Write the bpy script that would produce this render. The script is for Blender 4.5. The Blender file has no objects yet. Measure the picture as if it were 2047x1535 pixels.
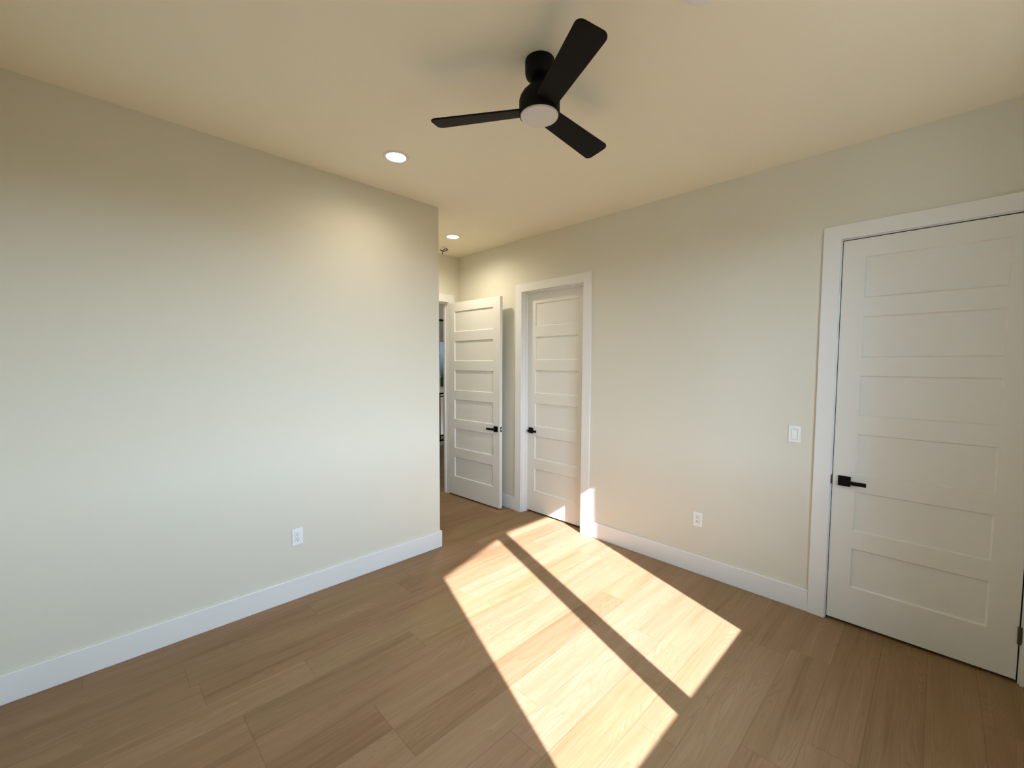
import bpy, bmesh, math, random
from mathutils import Vector, Matrix
random.seed(7)
sc = bpy.context.scene
COL = sc.collection

# ------------------------------------------------------------------ camera
CAM_H = 1.6678
cam = bpy.data.cameras.new('camera')
cam.sensor_fit = 'HORIZONTAL'; cam.sensor_width = 36.0
cam.lens = 36.0 * 844.755 / 2047.0
cam.shift_x = 1.025 / 2047.0
cam.shift_y = 9.506 / 2047.0
cam.clip_start = 0.02; cam.clip_end = 200
cam_ob = bpy.data.objects.new('camera', cam); COL.objects.link(cam_ob)
RV = Vector((0.71032538, -0.70385712, 0.00479661))
UV_ = Vector((0.03597942, 0.04311405, 0.99842209))
FV = Vector((0.7029533, 0.70903197, -0.05594937))
cam_ob.matrix_world = Matrix(((RV.x, UV_.x, -FV.x, 0), (RV.y, UV_.y, -FV.y, 0), (RV.z, UV_.z, -FV.z, CAM_H), (0, 0, 0, 1)))
sc.camera = cam_ob

# ------------------------------------------------------------------ render look
sc.view_settings.view_transform = 'Standard'
sc.view_settings.look = 'None'
sc.view_settings.gamma = 1.0
sc.view_settings.use_curve_mapping = False
sc.view_settings.exposure = 0.0
sc.render.engine = 'CYCLES'
sc.cycles.use_denoising = True
sc.cycles.max_bounces = 14
sc.cycles.diffuse_bounces = 10
sc.cycles.transparent_max_bounces = 12
sc.cycles.caustics_reflective = False
sc.cycles.caustics_refractive = False
sc.cycles.sample_clamp_indirect = 8.0

# ------------------------------------------------------------------ world and sun
SKY = (0.71, 0.93, 1.20); SKY_S = 15.5; HAZE = (1.12, 1.38, 1.66)
GROUND = (1.0, 0.85, 0.58); GROUND_S = 1.3
world = bpy.data.worlds.new('sky'); sc.world = world; world.use_nodes = True
nt = world.node_tree; nt.nodes.clear()
wo = nt.nodes.new('ShaderNodeOutputWorld'); bg = nt.nodes.new('ShaderNodeBackground')
tc = nt.nodes.new('ShaderNodeTexCoord'); sx = nt.nodes.new('ShaderNodeSeparateXYZ')
rp = nt.nodes.new('ShaderNodeValToRGB')
mp = nt.nodes.new('ShaderNodeMapRange'); mp.inputs[1].default_value = -1; mp.inputs[2].default_value = 1
rp.color_ramp.elements[0].position = 0.485; rp.color_ramp.elements[1].position = 0.515
rp.color_ramp.elements[0].color = tuple(c * GROUND_S / 40 for c in GROUND) + (1,)
rp.color_ramp.elements[1].color = tuple(c * SKY_S / 40 for c in HAZE) + (1,)
for _p, _k in ((0.60, 1.0), (0.85, 0.92)):      # bright haze near the horizon, calmer blue above
    _e = rp.color_ramp.elements.new(_p); _e.color = tuple(c * SKY_S * _k / 40 for c in SKY) + (1,)
nt.links.new(tc.outputs['Generated'], sx.inputs[0]); nt.links.new(sx.outputs['Z'], mp.inputs[0])
nt.links.new(mp.outputs[0], rp.inputs[0]); nt.links.new(rp.outputs[0], bg.inputs[0])
bg.inputs[1].default_value = 40.0
nt.links.new(bg.outputs[0], wo.inputs[0])

sun = bpy.data.lights.new('sun', 'SUN'); sun.energy = 29.5; sun.angle = math.radians(0.53); sun.color = (1.0, 0.95, 1.16)
sun_ob = bpy.data.objects.new('sun', sun); COL.objects.link(sun_ob)
SUN_DIR = Vector((0.365, 1.0, -0.745)).normalized()
sun_ob.rotation_euler = SUN_DIR.to_track_quat('-Z', 'Y').to_euler(); sun_ob.location = (-2, -8, 6)

# ------------------------------------------------------------------ room dimensions (metres)
XW, XR = -0.43, 3.4107        # window-corner side wall, right wall
YB, YL, YD = -0.48, 3.1542, 4.4154   # wall behind the camera, left wall, far wall
XE = 2.2115                   # end of the left wall
ZC = 3.048
TW = 0.12                     # wall thickness
FTW = 0.095                   # far wall thickness
BH, BT = 0.149, 0.016         # baseboard
CT, CTOP = 0.018, 2.5605      # casing thickness, top

# ------------------------------------------------------------------ materials
def nodes_of(name):
    m = bpy.data.materials.new(name); m.use_nodes = True
    t = m.node_tree; return m, t, t.nodes['Principled BSDF']
def paint(name, col, rough=0.55, bump=0.0, bscale=250.0, spec=0.35, vary=0.0):
    m, t, b = nodes_of(name)
    b.inputs['Roughness'].default_value = rough
    b.inputs['Specular IOR Level'].default_value = spec
    tcn = t.nodes.new('ShaderNodeTexCoord')
    n = t.nodes.new('ShaderNodeTexNoise'); n.inputs['Scale'].default_value = bscale; n.inputs['Detail'].default_value = 3
    t.links.new(tcn.outputs['Object'], n.inputs['Vector'])
    mx = t.nodes.new('ShaderNodeMix'); mx.data_type = 'RGBA'
    mx.inputs[6].default_value = tuple(c * (1 - vary) for c in col) + (1,); mx.inputs[7].default_value = tuple(col) + (1,)
    t.links.new(n.outputs['Fac'], mx.inputs[0]); t.links.new(mx.outputs[2], b.inputs['Base Color'])
    if bump:
        bp = t.nodes.new('ShaderNodeBump'); bp.inputs['Strength'].default_value = bump; bp.inputs['Distance'].default_value = 0.001
        t.links.new(n.outputs['Fac'], bp.inputs['Height']); t.links.new(bp.outputs[0], b.inputs['Normal'])
    return m
def emit(name, col, s):
    m, t, b = nodes_of(name)
    b.inputs['Base Color'].default_value = (0.9, 0.9, 0.9, 1)
    b.inputs['Emission Color'].default_value = tuple(col) + (1,); b.inputs['Emission Strength'].default_value = s
    return m

M_WALL = paint('wall_paint', (0.690, 0.675, 0.583), 0.6, 0.05, 300, 0.25, 0.01)
M_CEIL = paint('ceiling_paint', (0.87, 0.83, 0.69), 0.8, 0.04, 260, 0.15, 0.01)
M_TRIM = paint('trim_paint', (0.775, 0.782, 0.770), 0.38, 0.0, 200, 0.4, 0.01)
M_DOOR = paint('door_paint', (0.745, 0.747, 0.708), 0.40, 0.02, 400, 0.4, 0.01)
M_BLACK = paint('matte_black_metal', (0.004, 0.004, 0.004), 0.55, 0.0, 200, 0.14, 0.2)
M_BLADE = paint('black_fan_blade', (0.007, 0.006, 0.005), 0.6, 0.02, 120, 0.14, 0.2)
M_BRONZE = paint('dark_bronze_metal', (0.06, 0.05, 0.04), 0.4, 0.0, 200, 0.5, 0.1)
M_PLATE = paint('white_plastic', (0.84, 0.86, 0.87), 0.32, 0.0, 200, 0.45, 0.005)
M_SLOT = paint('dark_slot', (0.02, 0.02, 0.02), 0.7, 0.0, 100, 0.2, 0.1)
M_LENS = paint('frosted_lens', (0.72, 0.70, 0.68), 0.35, 0.0, 100, 0.4, 0.01)
M_HALL = paint('hall_wall_paint', (0.70, 0.66, 0.62), 0.6, 0.03, 300, 0.25, 0.01)
M_EXT = paint('roof_board', (0.45, 0.43, 0.40), 0.7, 0.05, 60, 0.2, 0.1)
M_LED = emit('led_lens', (1.0, 0.95, 0.86), 22.0)

def glass_mat(name, tint, gl):
    m = bpy.data.materials.new(name); m.use_nodes = True; t = m.node_tree; t.nodes.clear()
    o = t.nodes.new('ShaderNodeOutputMaterial'); tr = t.nodes.new('ShaderNodeBsdfTransparent'); g = t.nodes.new('ShaderNodeBsdfGlossy')
    mx = t.nodes.new('ShaderNodeMixShader'); mx.inputs[0].default_value = gl
    tr.inputs[0].default_value = tuple(tint) + (1,); g.inputs['Roughness'].default_value = 0.02
    t.links.new(tr.outputs[0], mx.inputs[1]); t.links.new(g.outputs[0], mx.inputs[2]); t.links.new(mx.outputs[0], o.inputs[0])
    return m
M_GLASS = glass_mat('clear_glass', (0.97, 0.98, 0.98), 0.04)
M_GLASS2 = glass_mat('blue_tinted_glass', (0.110, 0.125, 0.133), 0.04)

def wood():
    m, t, b = nodes_of('oak_planks'); N = t.nodes.new; L = t.links.new
    def math_(op, a=None, c=None):
        n = N('ShaderNodeMath'); n.operation = op
        for i, v in enumerate((a, c)):
            if v is None: continue
            if isinstance(v, (int, float)): n.inputs[i].default_value = v
            else: L(v, n.inputs[i])
        return n.outputs[0]
    uv = N('ShaderNodeUVMap'); uv.uv_map = 'grain'
    ed = N('ShaderNodeUVMap'); ed.uv_map = 'edge'
    at = N('ShaderNodeAttribute'); at.attribute_name = 'plank'
    sp = N('ShaderNodeSeparateColor'); L(at.outputs['Color'], sp.inputs[0])
    # fine pore grain, stretched along the plank
    m1 = N('ShaderNodeMapping'); m1.inputs['Scale'].default_value = (3.0, 110.0, 1); L(uv.outputs[0], m1.inputs[0])
    n1 = N('ShaderNodeTexNoise'); n1.inputs['Scale'].default_value = 1.0; n1.inputs['Detail'].default_value = 4; n1.inputs['Roughness'].default_value = 0.6; L(m1.outputs[0], n1.inputs['Vector'])
    # broad streaks
    m2 = N('ShaderNodeMapping'); m2.inputs['Scale'].default_value = (0.9, 14.0, 1); L(uv.outputs[0], m2.inputs[0])
    n2 = N('ShaderNodeTexNoise'); n2.inputs['Scale'].default_value = 1.0; n2.inputs['Detail'].default_value = 3; n2.inputs['Distortion'].default_value = 0.6; L(m2.outputs[0], n2.inputs['Vector'])
    # cathedral rings
    m3 = N('ShaderNodeMapping'); m3.inputs['Scale'].default_value = (1.1, 9.0, 1); L(uv.outputs[0], m3.inputs[0])
    n3 = N('ShaderNodeTexNoise'); n3.inputs['Scale'].default_value = 0.9; n3.inputs['Detail'].default_value = 1.0; L(m3.outputs[0], n3.inputs['Vector'])
    ring = math_('FRACT', math_('MULTIPLY', n3.outputs['Fac'], 22.0))
    ring = math_('POWER', ring, 2.5)
    rmask = N('ShaderNodeMapRange'); L(n2.outputs['Fac'], rmask.inputs[0]); rmask.inputs[1].default_value = 0.45; rmask.inputs[2].default_value = 0.62
    ring = math_('MULTIPLY', ring, rmask.outputs[0])
    f = math_('ADD', math_('MULTIPLY', n1.outputs['Fac'], 0.40), math_('MULTIPLY', n2.outputs['Fac'], 0.75))
    f = math_('SUBTRACT', f, math_('MULTIPLY', ring, 0.20))
    f = math_('ADD', f, math_('MULTIPLY', math_('SUBTRACT', sp.outputs[0], 0.5), 0.25))
    cr = N('ShaderNodeValToRGB'); e = cr.color_ramp.elements
    e[0].position = 0.18; e[0].color = (0.150, 0.084, 0.033, 1)
    e[1].position = 0.86; e[1].color = (0.340, 0.224, 0.128, 1)
    k = e.new(0.50); k.color = (0.252, 0.155, 0.077, 1)
    L(f, cr.inputs[0])
    # slight hue change from plank to plank
    hs = N('ShaderNodeHueSaturation'); L(cr.outputs[0], hs.inputs['Color'])
    L(math_('ADD', math_('MULTIPLY', sp.outputs[1], 0.014), 0.493), hs.inputs['Hue'])
    # joints
    se = N('ShaderNodeSeparateXYZ'); L(ed.outputs[0], se.inputs[0])
    du = math_('MINIMUM', se.outputs[0], math_('SUBTRACT', math_('MULTIPLY', sp.outputs[2], 4.0), se.outputs[0]))
    dv = math_('MINIMUM', se.outputs[1], math_('SUBTRACT', 0.1905, se.outputs[1]))
    dd = math_('MINIMUM', du, dv)
    jm = N('ShaderNodeMapRange'); L(dd, jm.inputs[0]); jm.inputs[1].default_value = 0.0004; jm.inputs[2].default_value = 0.0022; jm.inputs[3].default_value = 0.70; jm.inputs[4].default_value = 1.0
    mul = N('ShaderNodeMix'); mul.data_type = 'RGBA'; mul.blend_type = 'MULTIPLY'; mul.inputs[0].default_value = 1.0
    L(hs.outputs[0], mul.inputs[6]); L(jm.outputs[0], mul.inputs[7])
    L(mul.outputs[2], b.inputs['Base Color'])
    b.inputs['Roughness'].default_value = 0.5; b.inputs['Specular IOR Level'].default_value = 0.22
    bp = N('ShaderNodeBump'); bp.inputs['Strength'].default_value = 0.12; bp.inputs['Distance'].default_value = 0.001
    L(math_('ADD', math_('MULTIPLY', n1.outputs['Fac'], 0.5), jm.outputs[0]), bp.inputs['Height']); L(bp.outputs[0], b.inputs['Normal'])
    return m
M_WOOD = wood()

# ------------------------------------------------------------------ mesh helpers
def link(name, bm, mat, parent=None, smooth=False, bevel=0.0, seg=2):
    bmesh.ops.recalc_face_normals(bm, faces=bm.faces[:])
    me = bpy.data.meshes.new(name); bm.to_mesh(me); bm.free()
    if mat: me.materials.append(mat)
    o = bpy.data.objects.new(name, me); COL.objects.link(o)
    if parent: o.parent = parent
    if smooth:
        for p in me.polygons: p.use_smooth = True
    if bevel:
        md = o.modifiers.new('bevel', 'BEVEL'); md.width = bevel; md.segments = seg; md.limit_method = 'ANGLE'; md.angle_limit = math.radians(40)
    return o
def box(bm, x0, x1, y0, y1, z0, z1):
    vs = [bm.verts.new((x, y, z)) for x in (x0, x1) for y in (y0, y1) for z in (z0, z1)]
    for f in ((0, 1, 3, 2), (4, 6, 7, 5), (0, 4, 5, 1), (2, 3, 7, 6), (0, 2, 6, 4), (1, 5, 7, 3)):
        bm.faces.new([vs[i] for i in f])
def boxes(lst):
    bm = bmesh.new()
    for b in lst: box(bm, *b)
    return bm
def lathe(bm, prof, n=48, c=(0, 0, 0)):
    rings = []
    for r, z in prof:
        if r < 1e-6: rings.append([bm.verts.new((c[0], c[1], c[2] + z))])
        else: rings.append([bm.verts.new((c[0] + r * math.cos(2 * math.pi * i / n), c[1] + r * math.sin(2 * math.pi * i / n), c[2] + z)) for i in range(n)])
    for a, b in zip(rings, rings[1:]):
        for i in range(n):
            j = (i + 1) % n
            if len(a) == 1 and len(b) == 1: continue
            if len(a) == 1: bm.faces.new((a[0], b[i], b[j]))
            elif len(b) == 1: bm.faces.new((a[i], a[j], b[0]))
            else: bm.faces.new((a[i], a[j], b[j], b[i]))
def tube(bm, pts, r, n=8):
    pts = [Vector(p) for p in pts]; rings = []
    for i, p in enumerate(pts):
        d = (pts[min(i + 1, len(pts) - 1)] - pts[max(i - 1, 0)]).normalized()
        a = d.orthogonal().normalized(); b = d.cross(a)
        rings.append([bm.verts.new(p + r * (math.cos(2 * math.pi * k / n) * a + math.sin(2 * math.pi * k / n) * b)) for k in range(n)])
    for a, b in zip(rings, rings[1:]):
        for i in range(n): bm.faces.new((a[i], a[(i + 1) % n], b[(i + 1) % n], b[i]))
    bm.faces.new(rings[0][::-1]); bm.faces.new(rings[-1])
def tag(o, label, cat, kind=None, group=None):
    o['label'] = label; o['category'] = cat
    if kind: o['kind'] = kind
    if group: o['group'] = group
    return o
def empty(name, loc=(0, 0, 0), rz=0.0):
    o = bpy.data.objects.new(name, None); COL.objects.link(o); o.location = loc; o.rotation_euler = (0, 0, rz); o.empty_display_size = 0.1
    return o
def struct(name, bm, mat, label, cat, **k):
    return tag(link(name, bm, mat, **k), label, cat, 'structure')

# ------------------------------------------------------------------ floor: oak planks running along the left wall
PW = 0.1905
BUTT = {  # row -> one joint known from the room
    -1: 0.337, -5: 0.921, 1: 1.007, 0: 1.600, -2: 0.790, -7: 1.494, -4: 2.153, -10: 1.756, -12: 2.875, -6: 2.62, -3: 3.05, -8: 0.55, -9: 2.95, -11: 1.25, -13: 2.2, -14: 3.3}
TONE = {(-5, 0): 0.12, (-1, 1): 0.28, (-1, 0): 0.62, (-12, 0): 0.25, (-12, 1): 0.60, (-13, 0): 0.45, (-14, 0): 0.30, (-11, 1): 0.70, (-2, 1): 0.55, (-4, 1): 0.62, (-4, 0): 0.50, (-6, 1): 0.55, (-9, 0): 0.60, (-10, 0): 0.52}  # tone of planks before / after the known joint
def plank_floor():
    bm = bmesh.new(); uvg = bm.loops.layers.uv.new('grain'); uve = bm.loops.layers.uv.new('edge')
    ca = bm.loops.layers.float_color.new('plank')
    rnd = random.Random(11)
    x0, x1 = -0.6, 9.6
    r0 = int(math.floor((-0.66 - 2.640) / PW)); r1 = int(math.ceil((8.0 - 2.640) / PW))
    for r in range(r0, r1):
        y = 2.640 + r * PW
        j = BUTT.get(r, rnd.uniform(0, 2)); cuts = [j]
        while cuts[-1] < x1: cuts.append(cuts[-1] + rnd.choice((0.75, 1.1, 1.5, 1.85, 2.1)) * rnd.uniform(0.95, 1.05))
        while cuts[0] > x0: cuts.insert(0, cuts[0] - rnd.choice((0.9, 1.3, 1.7, 2.1)))
        for a, b in zip(cuts, cuts[1:]):
            ca_, cb_ = max(a, x0), min(b, x1)
            if cb_ <= ca_: continue
            f = bm.faces.new([bm.verts.new((xx, yy, 0.0)) for xx, yy in ((ca_, y), (cb_, y), (cb_, y + PW), (ca_, y + PW))])
            ou, ov = rnd.uniform(0, 60), rnd.uniform(0, 60); tone = rnd.betavariate(2.2, 2.2); col = (TONE.get((r, 0 if abs(b - j) < 1e-6 else 1 if abs(a - j) < 1e-6 else 9), tone), rnd.random(), (b - a) / 4.0, 1)
            for lp in f.loops:
                x, yy = lp.vert.co.x, lp.vert.co.y
                lp[uvg].uv = (x - a + ou, yy - y + ov); lp[uve].uv = (x - a, yy - y); lp[ca] = col
    return bm
fl = plank_floor()
floor = struct('floor', fl, M_WOOD, 'light oak plank floor with a bright patch of window sunlight', 'floor')

# ------------------------------------------------------------------ walls and ceiling
XO, YO = 9.6, 11.0            # outer shell of the house
struct('ceiling', boxes([(-0.6, XO + .15, -0.63, YO + .2, ZC, ZC + 0.15)]), M_CEIL, 'plain cream painted ceiling above the whole room', 'ceiling')
struct('wall_left', boxes([(-0.6, XE, YL, YL + TW, 0, ZC), (XE - TW, XE, YL + TW, YD, 0, ZC)]), M_WALL,
       'large blank cream wall on the left, ending at an outside corner', 'wall')
# right wall with two door openings
RD = (-0.364, 0.460); MD = (2.450, 3.266); DT = 2.465
struct('wall_right', boxes([(XR, XR + TW, -0.63, RD[0] - .02, 0, ZC), (XR, XR + TW, RD[0] - .02, RD[1] + .02, DT + .02, ZC),
                            (XR, XR + TW, RD[1] + .02, MD[0] - .02, 0, ZC), (XR, XR + TW, MD[0] - .02, MD[1] + .02, DT + .02, ZC),
                            (XR, XR + TW, MD[1] + .02, YD, 0, ZC)]), M_WALL, 'long cream wall on the right holding two white doors', 'wall')
FD = (2.305, 3.231); FT = 2.452
struct('wall_far', boxes([(XE - TW, FD[0] - .02, YD, YD + FTW, 0, ZC), (FD[0] - .02, FD[1] + .02, YD, YD + FTW, FT + .02, ZC),
                          (FD[1] + .02, XO, YD, YD + FTW, 0, ZC)]), M_WALL, 'short cream end wall around the doorway to the hall', 'wall')
# wall behind the camera, with the window opening
WX = (0.665, 2.416); WZ = (0.945, 2.70); YO_ = -0.63
struct('wall_back', boxes([(-0.6, WX[0], YO_, YB, 0, ZC), (WX[1], XO, YO_, YB, 0, ZC), (WX[0], WX[1], YO_, YB, 0, WZ[0]), (WX[0], WX[1], YO_, YB, WZ[1], ZC)]),
       M_WALL, 'cream wall behind the viewpoint holding the double window', 'wall')
struct('wall_side', boxes([(-0.6, XW, YB, YL, 0, ZC)]), M_WALL, 'cream wall beside the viewpoint, outside the left edge of the photo', 'wall')
# hall beyond the doorway
struct('wall_hall', boxes([(1.0, 1.15, YD + FTW, YO, -3.0, ZC)]), M_HALL, 'hall side wall beyond the doorway', 'wall')
HW = (7.735, 8.75); HWZ = (0.92, 2.43)
struct('wall_stair', boxes([(1.0, HW[0], YO, YO + .15, -3.0, ZC), (HW[1], XO, YO, YO + .15, -3.0, ZC), (HW[0], HW[1], YO, YO + .15, -3.0, HWZ[0]), (HW[0], HW[1], YO, YO + .15, HWZ[1], ZC)]),
       M_HALL, 'dim taupe wall at the far end of the hall, seen through the doorway', 'wall')
struct('wall_outer', boxes([(XO, XO + .15, -0.63, YO + .15, -3.0, ZC)]), M_HALL, 'outer hall wall out of sight past the doorway', 'wall')

# ------------------------------------------------------------------ baseboards
def bb(name, lst, label):
    return struct(name, boxes(lst), M_TRIM, label, 'baseboard', bevel=0.004)
bb('baseboard_left', [(XW, XE + BT, YL - BT, YL, 0, BH)], 'tall white baseboard along the foot of the left wall')
bb('baseboard_alcove', [(XE, XE + BT, YL, YD - .001, 0, BH)], 'white baseboard around the outside corner beside the doorway passage')
bb('baseboard_right', [(XR - BT, XR, 0.559, 2.349, 0, BH)], 'white baseboard on the right wall between the two closed doors')
bb('baseboard_far', [(XR - BT, XR, 3.3597, YD, 0, BH), (3.3265, XR - BT, YD - BT, YD, 0, BH)], 'short white baseboard behind the open door')
bb('baseboard_back', [(XW, XR, YB, YB + .012, 0, BH)], 'white baseboard under the window behind the viewpoint')
bb('baseboard_side', [(XW, XW + BT, YB + .012, YL - BT, 0, BH)], 'white baseboard on the wall beside the viewpoint')

# ------------------------------------------------------------------ door casings
def casing_x(name, y0, y1, ztop, x, label, stop_x=None, jamb=(0, 0), jx=(0, 0)):
    """flat casing on the right wall; y0,y1 are the inner edges, x the wall face"""
    w = 0.0925
    bm = boxes([(x - CT, x, y0 - w, y0, 0, ztop), (x - CT, x, y1, y1 + w, 0, ztop), (x - CT, x, y0 - w, y1 + w, ztop, ztop + 0.0895)])
    bmesh.ops.remove_doubles(bm, verts=bm.verts[:], dist=1e-5)
    return struct(name, bm, M_TRIM, label, 'door casing', bevel=0.0012, seg=1)
t1 = casing_x('trim_1', -0.370, 0.466, 2.471, XR, 'flat white casing around the near closed door on the right')
t2 = casing_x('trim_2', 2.444, 3.272, 2.471, XR, 'flat white casing around the recessed middle door')
def jamb_x(y0, y1, zt, xa, xb, stops, parent):
    link('jamb', boxes([(xa, xb, y0 - .02, y0, 0, zt), (xa, xb, y1, y1 + .02, 0, zt), (xa, xb, y0 - .02, y1 + .02, zt, zt + .02)]), M_TRIM, parent, bevel=0.001, seg=1)
    sa, sb = stops
    link('door_stop', boxes([(sa, sb, y0, y0 + .011, 0, zt - .011), (sa, sb, y1 - .011, y1, 0, zt - .011), (sa, sb, y0, y1, zt - .011, zt)]), M_TRIM, parent, bevel=0.001, seg=1)
jamb_x(RD[0], RD[1], DT, XR, XR + TW, (XR + .036, XR + .07), t1)
jamb_x(MD[0], MD[1], DT, XR, XR + TW, (XR + .045, XR + .078), t2)
link('strike_plate', boxes([(XR - .006, XR + .03, RD[1] - .0015, RD[1] + .003, .905, .965)]), M_BRONZE, t1)
link('gap_shade', boxes([(XR + .010, XR + .030, RD[1] - .0046, RD[1] - .0002, 0, DT), (XR + .010, XR + .030, RD[0] + .0002, RD[0] + .0024, 0, DT), (XR + .010, XR + .030, RD[0], RD[1], DT - .0066, DT - .0002)]), M_SLOT, t1)  # dark strips fill the leaf gap, standing in for its shade
# doorway in the far wall
yc = YD
bm = boxes([(FD[0] - .095, FD[0] - .006, yc - CT, yc, 0, FT + .006), (FD[1] + .006, FD[1] + .095, yc - CT, yc, 0, FT + .006),
            (FD[0] - .095, FD[1] + .095, yc - CT, yc, FT + .006, 2.553)])
bmesh.ops.remove_doubles(bm, verts=bm.verts[:], dist=1e-5)
t3 = struct('trim_3', bm, M_TRIM, 'white casing around the open doorway to the hall', 'door casing', bevel=0.0012, seg=1)
link('jamb', boxes([(FD[0] - .02, FD[0], yc, yc + FTW, 0, FT), (FD[1], FD[1] + .02, yc, yc + FTW, 0, FT), (FD[0] - .02, FD[1] + .02, yc, yc + FTW, FT, FT + .02)]), M_TRIM, t3, bevel=0.001, seg=1)
link('door_stop', boxes([(FD[0], FD[0] + .011, yc + .041, yc + .068, 0, FT - .011), (FD[1] - .011, FD[1], yc + .041, yc + .068, 0, FT - .011), (FD[0], FD[1], yc + .041, yc + .068, FT - .011, FT)]), M_TRIM, t3, bevel=0.001, seg=1)

# ------------------------------------------------------------------ six panel shaker doors
def leaf_bm(w, h, t, stile=0.113, top=0.111, bot=0.235, n=6, rail=0.1145, depth=0.012, slope=0.006):
    ph = (h - top - bot - rail * (n - 1)) / n
    us = [0, stile, w - stile, w]; zs = [0]; pan = []
    z = bot
    for i in range(n):
        zs += [z, z + ph]; pan.append((z, z + ph)); z += ph + rail
    zs.append(h)
    bm = bmesh.new()
    for side in (0, 1):
        d0 = 0.0 if side == 0 else t; s = 1 if side == 0 else -1
        g = [[bm.verts.new((u, d0, zz)) for zz in zs] for u in us]
        for i in range(3):
            for j in range(len(zs) - 1):
                q = [g[i][j], g[i + 1][j], g[i + 1][j + 1], g[i][j + 1]]
                if i == 1 and j % 2 == 1:
                    inner = []
                    for v, (a, b) in zip(q, ((1, 1), (-1, 1), (-1, -1), (1, -1))):
                        inner.append(bm.verts.new((v.co.x + a * slope, d0 + s * depth, v.co.z + b * slope)))
                    for k in range(4): bm.faces.new((q[k], q[(k + 1) % 4], inner[(k + 1) % 4], inner[k]))
                    bm.faces.new(inner)
                else: bm.faces.new(q)
        if side == 0: g0 = g
        else:
            nz = len(zs) - 1
            for j in range(nz):
                bm.faces.new((g0[0][j], g0[0][j + 1], g[0][j + 1], g[0][j])); bm.faces.new((g0[3][j], g0[3][j + 1], g[3][j + 1], g[3][j]))
            for i in range(3):
                bm.faces.new((g0[i][0], g0[i + 1][0], g[i + 1][0], g[i][0])); bm.faces.new((g0[i][nz], g0[i + 1][nz], g[i + 1][nz], g[i][nz]))
    return bm
def handle_set(parent, u, z, face, sgn_u, name='handle'):
    """square rose + flat lever; face is +1/-1: which way the face looks along local y; y0 the face plane"""
    y0, s = face
    bm = boxes([(u - .032, u + .032, min(y0, y0 + s * .009), max(y0, y0 + s * .009), z - .032, z + .032)])
    rose = link('handle', bm, M_BLACK, parent, bevel=0.0012)
    rose['label'] = 'matte black square door handle'
    bm = bmesh.new()
    tube(bm, [(u, y0 + s * .005, z), (u, y0 + s * .046, z)], 0.011, 16)
    a, b = sorted((u - sgn_u * .012, u + sgn_u * .112)); c, d = sorted((y0 + s * .040, y0 + s * .051))
    box(bm, a, b, c, d, z - .012, z + .012)
    link('lever', bm, M_BLACK, rose, bevel=0.001)
def hinges(parent, u, y, zs, s=1):
    for z in zs:
        bm = bmesh.new(); tube(bm, [(u, y, z - .046), (u, y, z + .046)], 0.0075, 12)
        box(bm, u - .002, u + .002, min(y, y + s * .012), max(y, y + s * .012), z - .044, z + .044)
        link('hinge', bm, M_BRONZE, parent)

LH = 2.438
def leaf_door(name, loc, rz, w, h, label, t=0.035):
    r = empty(name, loc, rz); tag(r, label, 'door', 'structure')
    link('leaf', leaf_bm(w, h, t), M_DOOR, r, bevel=0.0008, seg=1)
    return r
# near right door: local x runs along -Y (from latch to hinge), local y into the wall
d1 = leaf_door('door_1', (XR - .003, 0.4555, 0.020), -math.pi / 2, 0.8135, LH, 'closed white six panel door at the right edge of the photo')
# local frame: x' = -Y world, y' = +X world
handle_set(d1, 0.061, 0.915, (0.0, -1), 1)
hinges(d1, 0.8155, -0.004, (0.243, 1.22, 2.2))
link('latch', boxes([(-.006, .0, .008, .024, .895, .935)]), M_BRONZE, d1)
# middle door, recessed, opens away
d2 = leaf_door('door_2', (XR + .080, 3.263, 0.020), -math.pi / 2, 0.810, LH, 'closed white six panel door recessed in its frame, mid wall')
handle_set(d2, 0.061, 0.915, (0.0, -1), 1)
# open door: local x from hinge to free end
ang = math.radians(-87.32)
d3 = leaf_door('door_3', (3.2265, 4.393, 0.018), ang, 0.911, 2.422, 'white six panel door standing open against the right wall', t=0.039)
handle_set(d3, 0.911 - 0.061, 0.915, (0.0, -1), -1)
handle_set(d3, 0.911 - 0.061, 0.915, (0.039, 1), -1)
link('latch_plate', boxes([(.9105, .9125, .008, .031, .886, .944)]), M_BLACK, d3, bevel=0.0006)
link('latch_bolt', boxes([(.9125, .9200, .015, .024, .906, .924)]), M_PLATE, d3, bevel=0.001)
hinges(d3, -0.004, 0.041, (0.22, 1.2, 2.18), -1)

# ------------------------------------------------------------------ window behind the camera (lets the sun in)
def window(name, x0, x1, z0, z1, yi, yo, panels, zc0, zc1, label, glass, mat):
    r = empty(name, ((x0 + x1) / 2, yi, z0)); tag(r, label, 'window', 'structure')
    ox, oy, oz = -(x0 + x1) / 2, -yi, -z0
    def B(lst): return [(a + ox, b + ox, c + oy, d + oy, e + oz, f + oz) for a, b, c, d, e, f in lst]
    ya, yb = min(yi, yo), max(yi, yo)
    lst = [(x0, x1, ya, yb, z0, zc0), (x0, x1, ya, yb, zc1, z1)]
    edges = [x0] + [v for p in panels for v in p] + [x1]
    for a, b in zip(edges[0::2], edges[1::2]): lst.append((a, b, ya, yb, zc0, zc1))
    link('frame', boxes(B(lst)), mat, r)
    ym = (ya + yb) / 2
    for a, b in panels: link('pane', boxes(B([(a, b, ym - .003, ym + .003, zc0, zc1)])), glass, r)
    return r
w1 = window('window_1', WX[0], WX[1], WZ[0], WZ[1], -0.54, -0.59, [(0.716, 1.441), (1.571, 2.366)], 1.006, 2.639,
            'double window behind the viewpoint that throws the sun patch', M_GLASS, M_TRIM)
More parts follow.
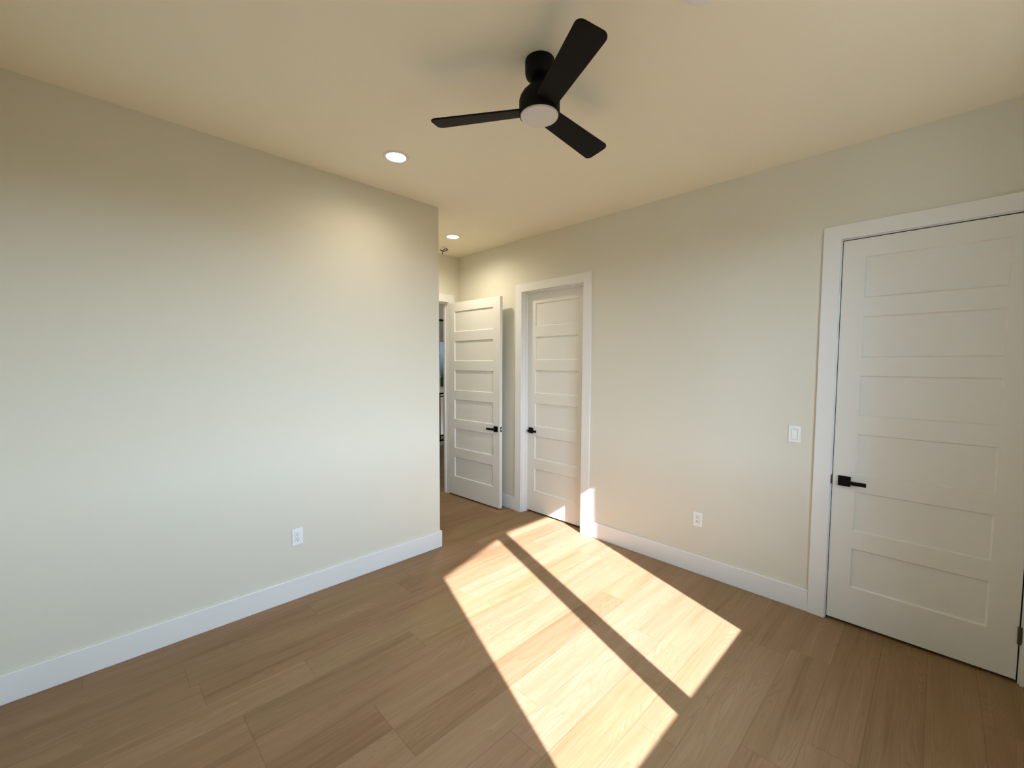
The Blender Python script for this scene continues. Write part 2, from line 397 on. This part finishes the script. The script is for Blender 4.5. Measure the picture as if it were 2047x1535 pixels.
w2 = window('window_2', HW[0], HW[1], HWZ[0], HWZ[1], YO + .04, YO + .10, [(HW[0] + .05, HW[1] - .05)], HWZ[0] + .05, HWZ[1] - .05,
            'tall bluish window at the far end of the hall', M_GLASS2, M_TRIM)
link('casing', boxes([(HW[0] - .09 - (HW[0] + HW[1]) / 2, HW[0] - (HW[0] + HW[1]) / 2, -.058, -.04, -.09, 1.51), (-(HW[1] - HW[0]) / 2 - .09, (HW[1] - HW[0]) / 2 + .09, -.058, -.04, 1.51, 1.60)]), M_TRIM, w2)
# sky portal in the window opening
pl = bpy.data.lights.new('window_portal', 'AREA'); pl.shape = 'RECTANGLE'; pl.size = 1.70; pl.size_y = 1.70
pl.cycles.is_portal = True
plo = bpy.data.objects.new('window_portal', pl); COL.objects.link(plo); plo.location = (1.54, -0.625, 1.82); plo.rotation_euler = (math.radians(90), 0, 0)

# roof edge outside, sloping across the top of the left pane
def eave():
    bm = bmesh.new(); y0, y1 = -1.60, -0.64
    zl = lambda x: 3.166 + 0.25 * (x - 0.354)
    v = []
    for x in (-1.6, 2.0):
        for y in (y0, y1):
            for dz in (0, 0.32): v.append(bm.verts.new((x, y, zl(x) + dz)))
    for f in ((0, 1, 3, 2), (4, 6, 7, 5), (0, 4, 5, 1), (2, 3, 7, 6), (0, 2, 6, 4), (1, 5, 7, 3)): bm.faces.new([v[i] for i in f])
    return bm
struct('roof_eave', eave(), M_EXT, 'sloping roof edge outside above the window', 'roof')

# unseen slab added left of the window to shade the near door
struct('sky_blocker', boxes([(-0.9, -0.62, -2.6, -0.63, -0.4, 3.3)]), M_EXT, 'unseen sky blocker added outside beside the window', 'wall')

# ------------------------------------------------------------------ ceiling fan
FX, FY, FZ = 1.496, 1.336, 2.830
fan = empty('ceiling_fan', (FX, FY, ZC)); tag(fan, 'black three blade ceiling fan with round frosted light, hung close to ceiling', 'ceiling fan')
def fan_part(name, prof, mat, sm=True):
    bm = bmesh.new(); lathe(bm, [(r, z - ZC) for r, z in prof], 64)
    o = link(name, bm, mat, fan, smooth=False); 
    for p in o.data.polygons: p.use_smooth = True
    md = o.modifiers.new('es', 'EDGE_SPLIT'); md.split_angle = math.radians(35)
    return o
fan_part('canopy', [(0, 3.048), (.066, 3.048), (.067, 3.035), (.066, 2.992), (.062, 2.980), (.052, 2.972), (.037, 2.968), (0, 2.968)], M_BLACK)
fan_part('neck', [(0, 2.97), (.036, 2.97), (.037, 2.955), (.044, 2.940), (.062, 2.922), (.078, 2.905), (.088, 2.888), (.0915, 2.874), (0, 2.874)], M_BLACK)
fan_part('motor_housing', [(0, 2.878), (.0915, 2.878), (.093, 2.872), (.093, 2.813), (.0915, 2.808), (.086, 2.808), (.086, 2.815), (0, 2.815)], M_BLACK)
fl_ = fan_part('light_lens', [(0, 2.816), (.0862, 2.816), (.0862, 2.806), (.0845, 2.801), (.080, 2.7985), (.055, 2.797), (0, 2.7965)], M_LENS)
fl_['label'] = 'round frosted white fan light, switched off'
def blade():
    bm = bmesh.new(); out = []
    r0, r1, w0, w1 = 0.080, 0.512, 0.050, 0.0645
    rc = 0.028
    top = [(r0, -w0), (r1 - rc, -w1)]
    for k in range(1, 7):
        a = -math.pi / 2 + k * math.pi / 12; top.append((r1 - rc + rc * math.cos(a), -w1 + rc + rc * math.sin(a)))
    for k in range(0, 7):
        a = k * math.pi / 12; top.append((r1 - rc + rc * math.cos(a), w1 - rc + rc * math.sin(a)))
    top.append((r0, w0))
    lo = [bm.verts.new((x, y, -.004)) for x, y in top]; hi = [bm.verts.new((x, y, .004)) for x, y in top]
    bm.faces.new(lo[::-1]); bm.faces.new(hi)
    for i in range(len(top)):
        j = (i + 1) % len(top); bm.faces.new((lo[i], lo[j], hi[j], hi[i]))
    return bm
bmesh_blade = None
for k in range(3):
    a = math.radians(123.0 + 120 * k)
    if bmesh_blade is None:
        o = link('blade', blade(), M_BLADE, fan, bevel=0.0015); bmesh_blade = o
    else:
        o = bmesh_blade.copy(); COL.objects.link(o); o.parent = fan
    # pitch about the blade axis; one long edge sits higher than the other
    o.matrix_local = Matrix.Translation((0, 0, FZ - ZC)) @ Matrix.Rotation(a, 4, 'Z') @ Matrix.Rotation(-math.radians(13.5), 4, 'X')

# ------------------------------------------------------------------ recessed lights
def recessed(x, y, label, group, watts):
    r = empty('recessed_light', (x, y, ZC)); tag(r, label, 'ceiling light', None, group)
    bm = bmesh.new(); lathe(bm, [(.062, -.002), (.066, -.006), (.080, -.006), (.085, -.002), (.085, .0), (.062, 0.0), (.062, -.002)], 48)
    o = link('trim_ring', bm, M_TRIM, r, smooth=True)
    bm = bmesh.new(); lathe(bm, [(0, -.003), (.062, -.003), (.062, -.001), (0, -.001)], 48)
    link('led_lens', bm, M_LED, r)
    ld = bpy.data.lights.new('downlight', 'SPOT'); ld.energy = watts; ld.spot_size = math.radians(168); ld.spot_blend = 1.0; ld.color = (1.0, 0.88, 0.68); ld.shadow_soft_size = 0.055
    lo = bpy.data.objects.new('downlight', ld); COL.objects.link(lo); lo.parent = r; lo.location = (0, 0, -.012)
    return r
G = 'recessed ceiling lights'
recessed(1.487, 2.602, 'lit recessed ceiling light near the left wall, nearer of the two', G, 30.0)
recessed(2.814, 3.750, 'lit recessed ceiling light by the doorway, smaller in view', G, 70.0)

recessed(6.6, 8.6, 'unseen fill light added to brighten the hall beyond the doorway', G, 60.0)  # added lamp, out of view, lifts the lower hall walls

# smoke detector peeking in at the top edge
sd = empty('smoke_detector', (1.622, 0.659, ZC)); tag(sd, 'round white smoke detector on ceiling, cut by the top edge of the photo', 'smoke detector')
bm = bmesh.new(); lathe(bm, [(0, 0), (.068, 0), (.068, -.006), (.0, -.006)], 40); link('base_plate', bm, M_PLATE, sd)
bm = bmesh.new(); lathe(bm, [(0, -.006), (.060, -.006), (.062, -.012), (.060, -.028), (.052, -.034), (.018, -.036), (0, -.036)], 40); link('cover', bm, M_PLATE, sd, smooth=True)

# small black wire bracket hanging from the ceiling near the doorway
br = empty('ceiling_bracket', (2.9826, 4.1599, ZC)); tag(br, 'small black wire bracket with a short stem on ceiling above the doorway', 'bracket')
def bpt(u, w): return (u * 0.71 / 163, -u * 0.704 / 163, -w / 163)      # a small flat loop hanging in a vertical plane
bm = bmesh.new()
tube(bm, [bpt(-6.5, 5.2), bpt(-2.5, 6.4), bpt(0.5, 7.8), bpt(3.0, 7.6), bpt(6.0, 6.0), bpt(9.0, 5.0), bpt(8.8, 4.2), bpt(5.0, 3.0), bpt(2.6, 3.4), bpt(0.2, 7.0)], 0.0048, 8)
link('wire_loop', bm, M_BLACK, br, smooth=True)
bm = bmesh.new(); tube(bm, [bpt(-1.8, 6.8), bpt(-1.8, 13.5)], 0.0045, 8); link('stem', bm, M_BRONZE, br, smooth=True)
bm = bmesh.new(); tube(bm, [bpt(4.0, 0), bpt(4.0, 3.1)], 0.003, 8); link('hanger', bm, M_CEIL, br, smooth=True)
bm = bmesh.new(); lathe(bm, [(0, 0), (.018, 0), (.018, -.008), (0, -.010)], 24); link('ceiling_plate', bm, M_CEIL, br, smooth=True)

# ------------------------------------------------------------------ outlets and switch
# local frame: x across the plate, -y out of the wall, z up
def plate(name, loc, rz, label, cat, group=None):
    r = empty(name, loc, rz); tag(r, label, cat, None, group)
    link('cover_plate', boxes([(-.036, .036, -.006, 0, -.0575, .0575)]), M_PLATE, r, bevel=0.0022, seg=3)
    return r
def outlet(loc, rz, label):
    r = plate('electrical_outlet', loc, rz, label, 'outlet', 'electrical outlets')
    rc = link('receptacle', boxes([(-.0168, .0168, -.0085, -.004, -.0335, .0335)]), M_PLATE, r, bevel=0.001)
    bm = bmesh.new()
    for zc in (.0165, -.0165):
        box(bm, -.0082, -.0050, -.0088, -.008, zc - .001, zc + .0090); box(bm, .0050, .0080, -.0088, -.008, zc + .000, zc + .0082)
        tube(bm, [(0, -.008, zc - .0085), (0, -.0089, zc - .0085)], .0034, 12)
    link('slots', bm, M_SLOT, rc)
    for zc in (.0475, -.0475):
        bm = bmesh.new(); tube(bm, [(0, -.005, zc), (0, -.0066, zc)], .0026, 12); link('screw', bm, M_PLATE, r)
    link('gap', boxes([(-.0176, .0176, -.0062, -.005, -.0343, .0343)]), M_BRONZE, r)
    return r
outlet((0.992, YL, 0.4446), 0.0, 'white duplex outlet low on the left wall')
o2 = outlet((XR, 1.308, 0.438), -math.pi / 2, 'white duplex outlet low on the right wall between the doors')
sw = plate('light_switch', (XR, 0.675, 1.2045), -math.pi / 2, 'white rocker light switch beside the near door casing', 'light switch')
rk = bmesh.new()
v = [rk.verts.new(p) for p in ((-.0162, -.0058, -.033), (.0162, -.0058, -.033), (.0162, -.0058, .033), (-.0162, -.0058, .033),
                               (-.0162, -.0125, -.033), (.0162, -.0125, -.033), (.0162, -.0075, .033), (-.0162, -.0075, .033))]
for f in ((0, 3, 2, 1), (4, 5, 6, 7), (0, 1, 5, 4), (2, 3, 7, 6), (0, 4, 7, 3), (1, 2, 6, 5)): rk.faces.new([v[i] for i in f])
link('rocker', rk, M_PLATE, sw, bevel=0.0006)
link('gap', boxes([(-.0176, .0176, -.0062, -.005, -.0344, .0344)]), M_BRONZE, sw)

# ------------------------------------------------------------------ hall: stair railing and track light seen through the doorway
rl = empty('stair_railing', (5.2, 7.25, 0)); tag(rl, 'black metal stair railing in the hall beyond the doorway', 'railing')
link('curb', boxes([(-3.0, 3.2, -.05, .05, 0, .06)]), M_TRIM, rl)
for nm, z0, z1 in (('top_rail', 1.055, 1.085), ('upper_rail', 1.000, 1.022), ('lower_rail', .185, .205), ('bottom_rail', .080, .105)):
    link(nm, boxes([(-3.0, 3.2, -.02, .02, z0, z1)]), M_BLACK, rl)
bal = None
for i in range(31):
    x = -1.5 + i * 0.1
    if bal is None:
        bal = link('baluster', boxes([(-.008, .008, -.008, .008, .06, 1.055)]), M_BLACK, rl); o = bal
    else:
        o = bal.copy(); COL.objects.link(o); o.parent = rl
    o.location = (x, 0, 0)
tl = empty('track_light', (7.3, YO - .25, ZC)); tag(tl, 'thin black light track across the hall ceiling, seen through the doorway', 'track light')
link('rail', boxes([(-1.5, 1.1, -.02, .02, -.05, 0)]), M_BLACK, tl)
# stairwell void beyond the railing: dark slab edge
struct('floor_stair', boxes([(1.0, XO, YD + FTW, YO, -3.1, -3.0)]), M_HALL, 'stairwell bottom out of sight below the hall railing', 'floor')
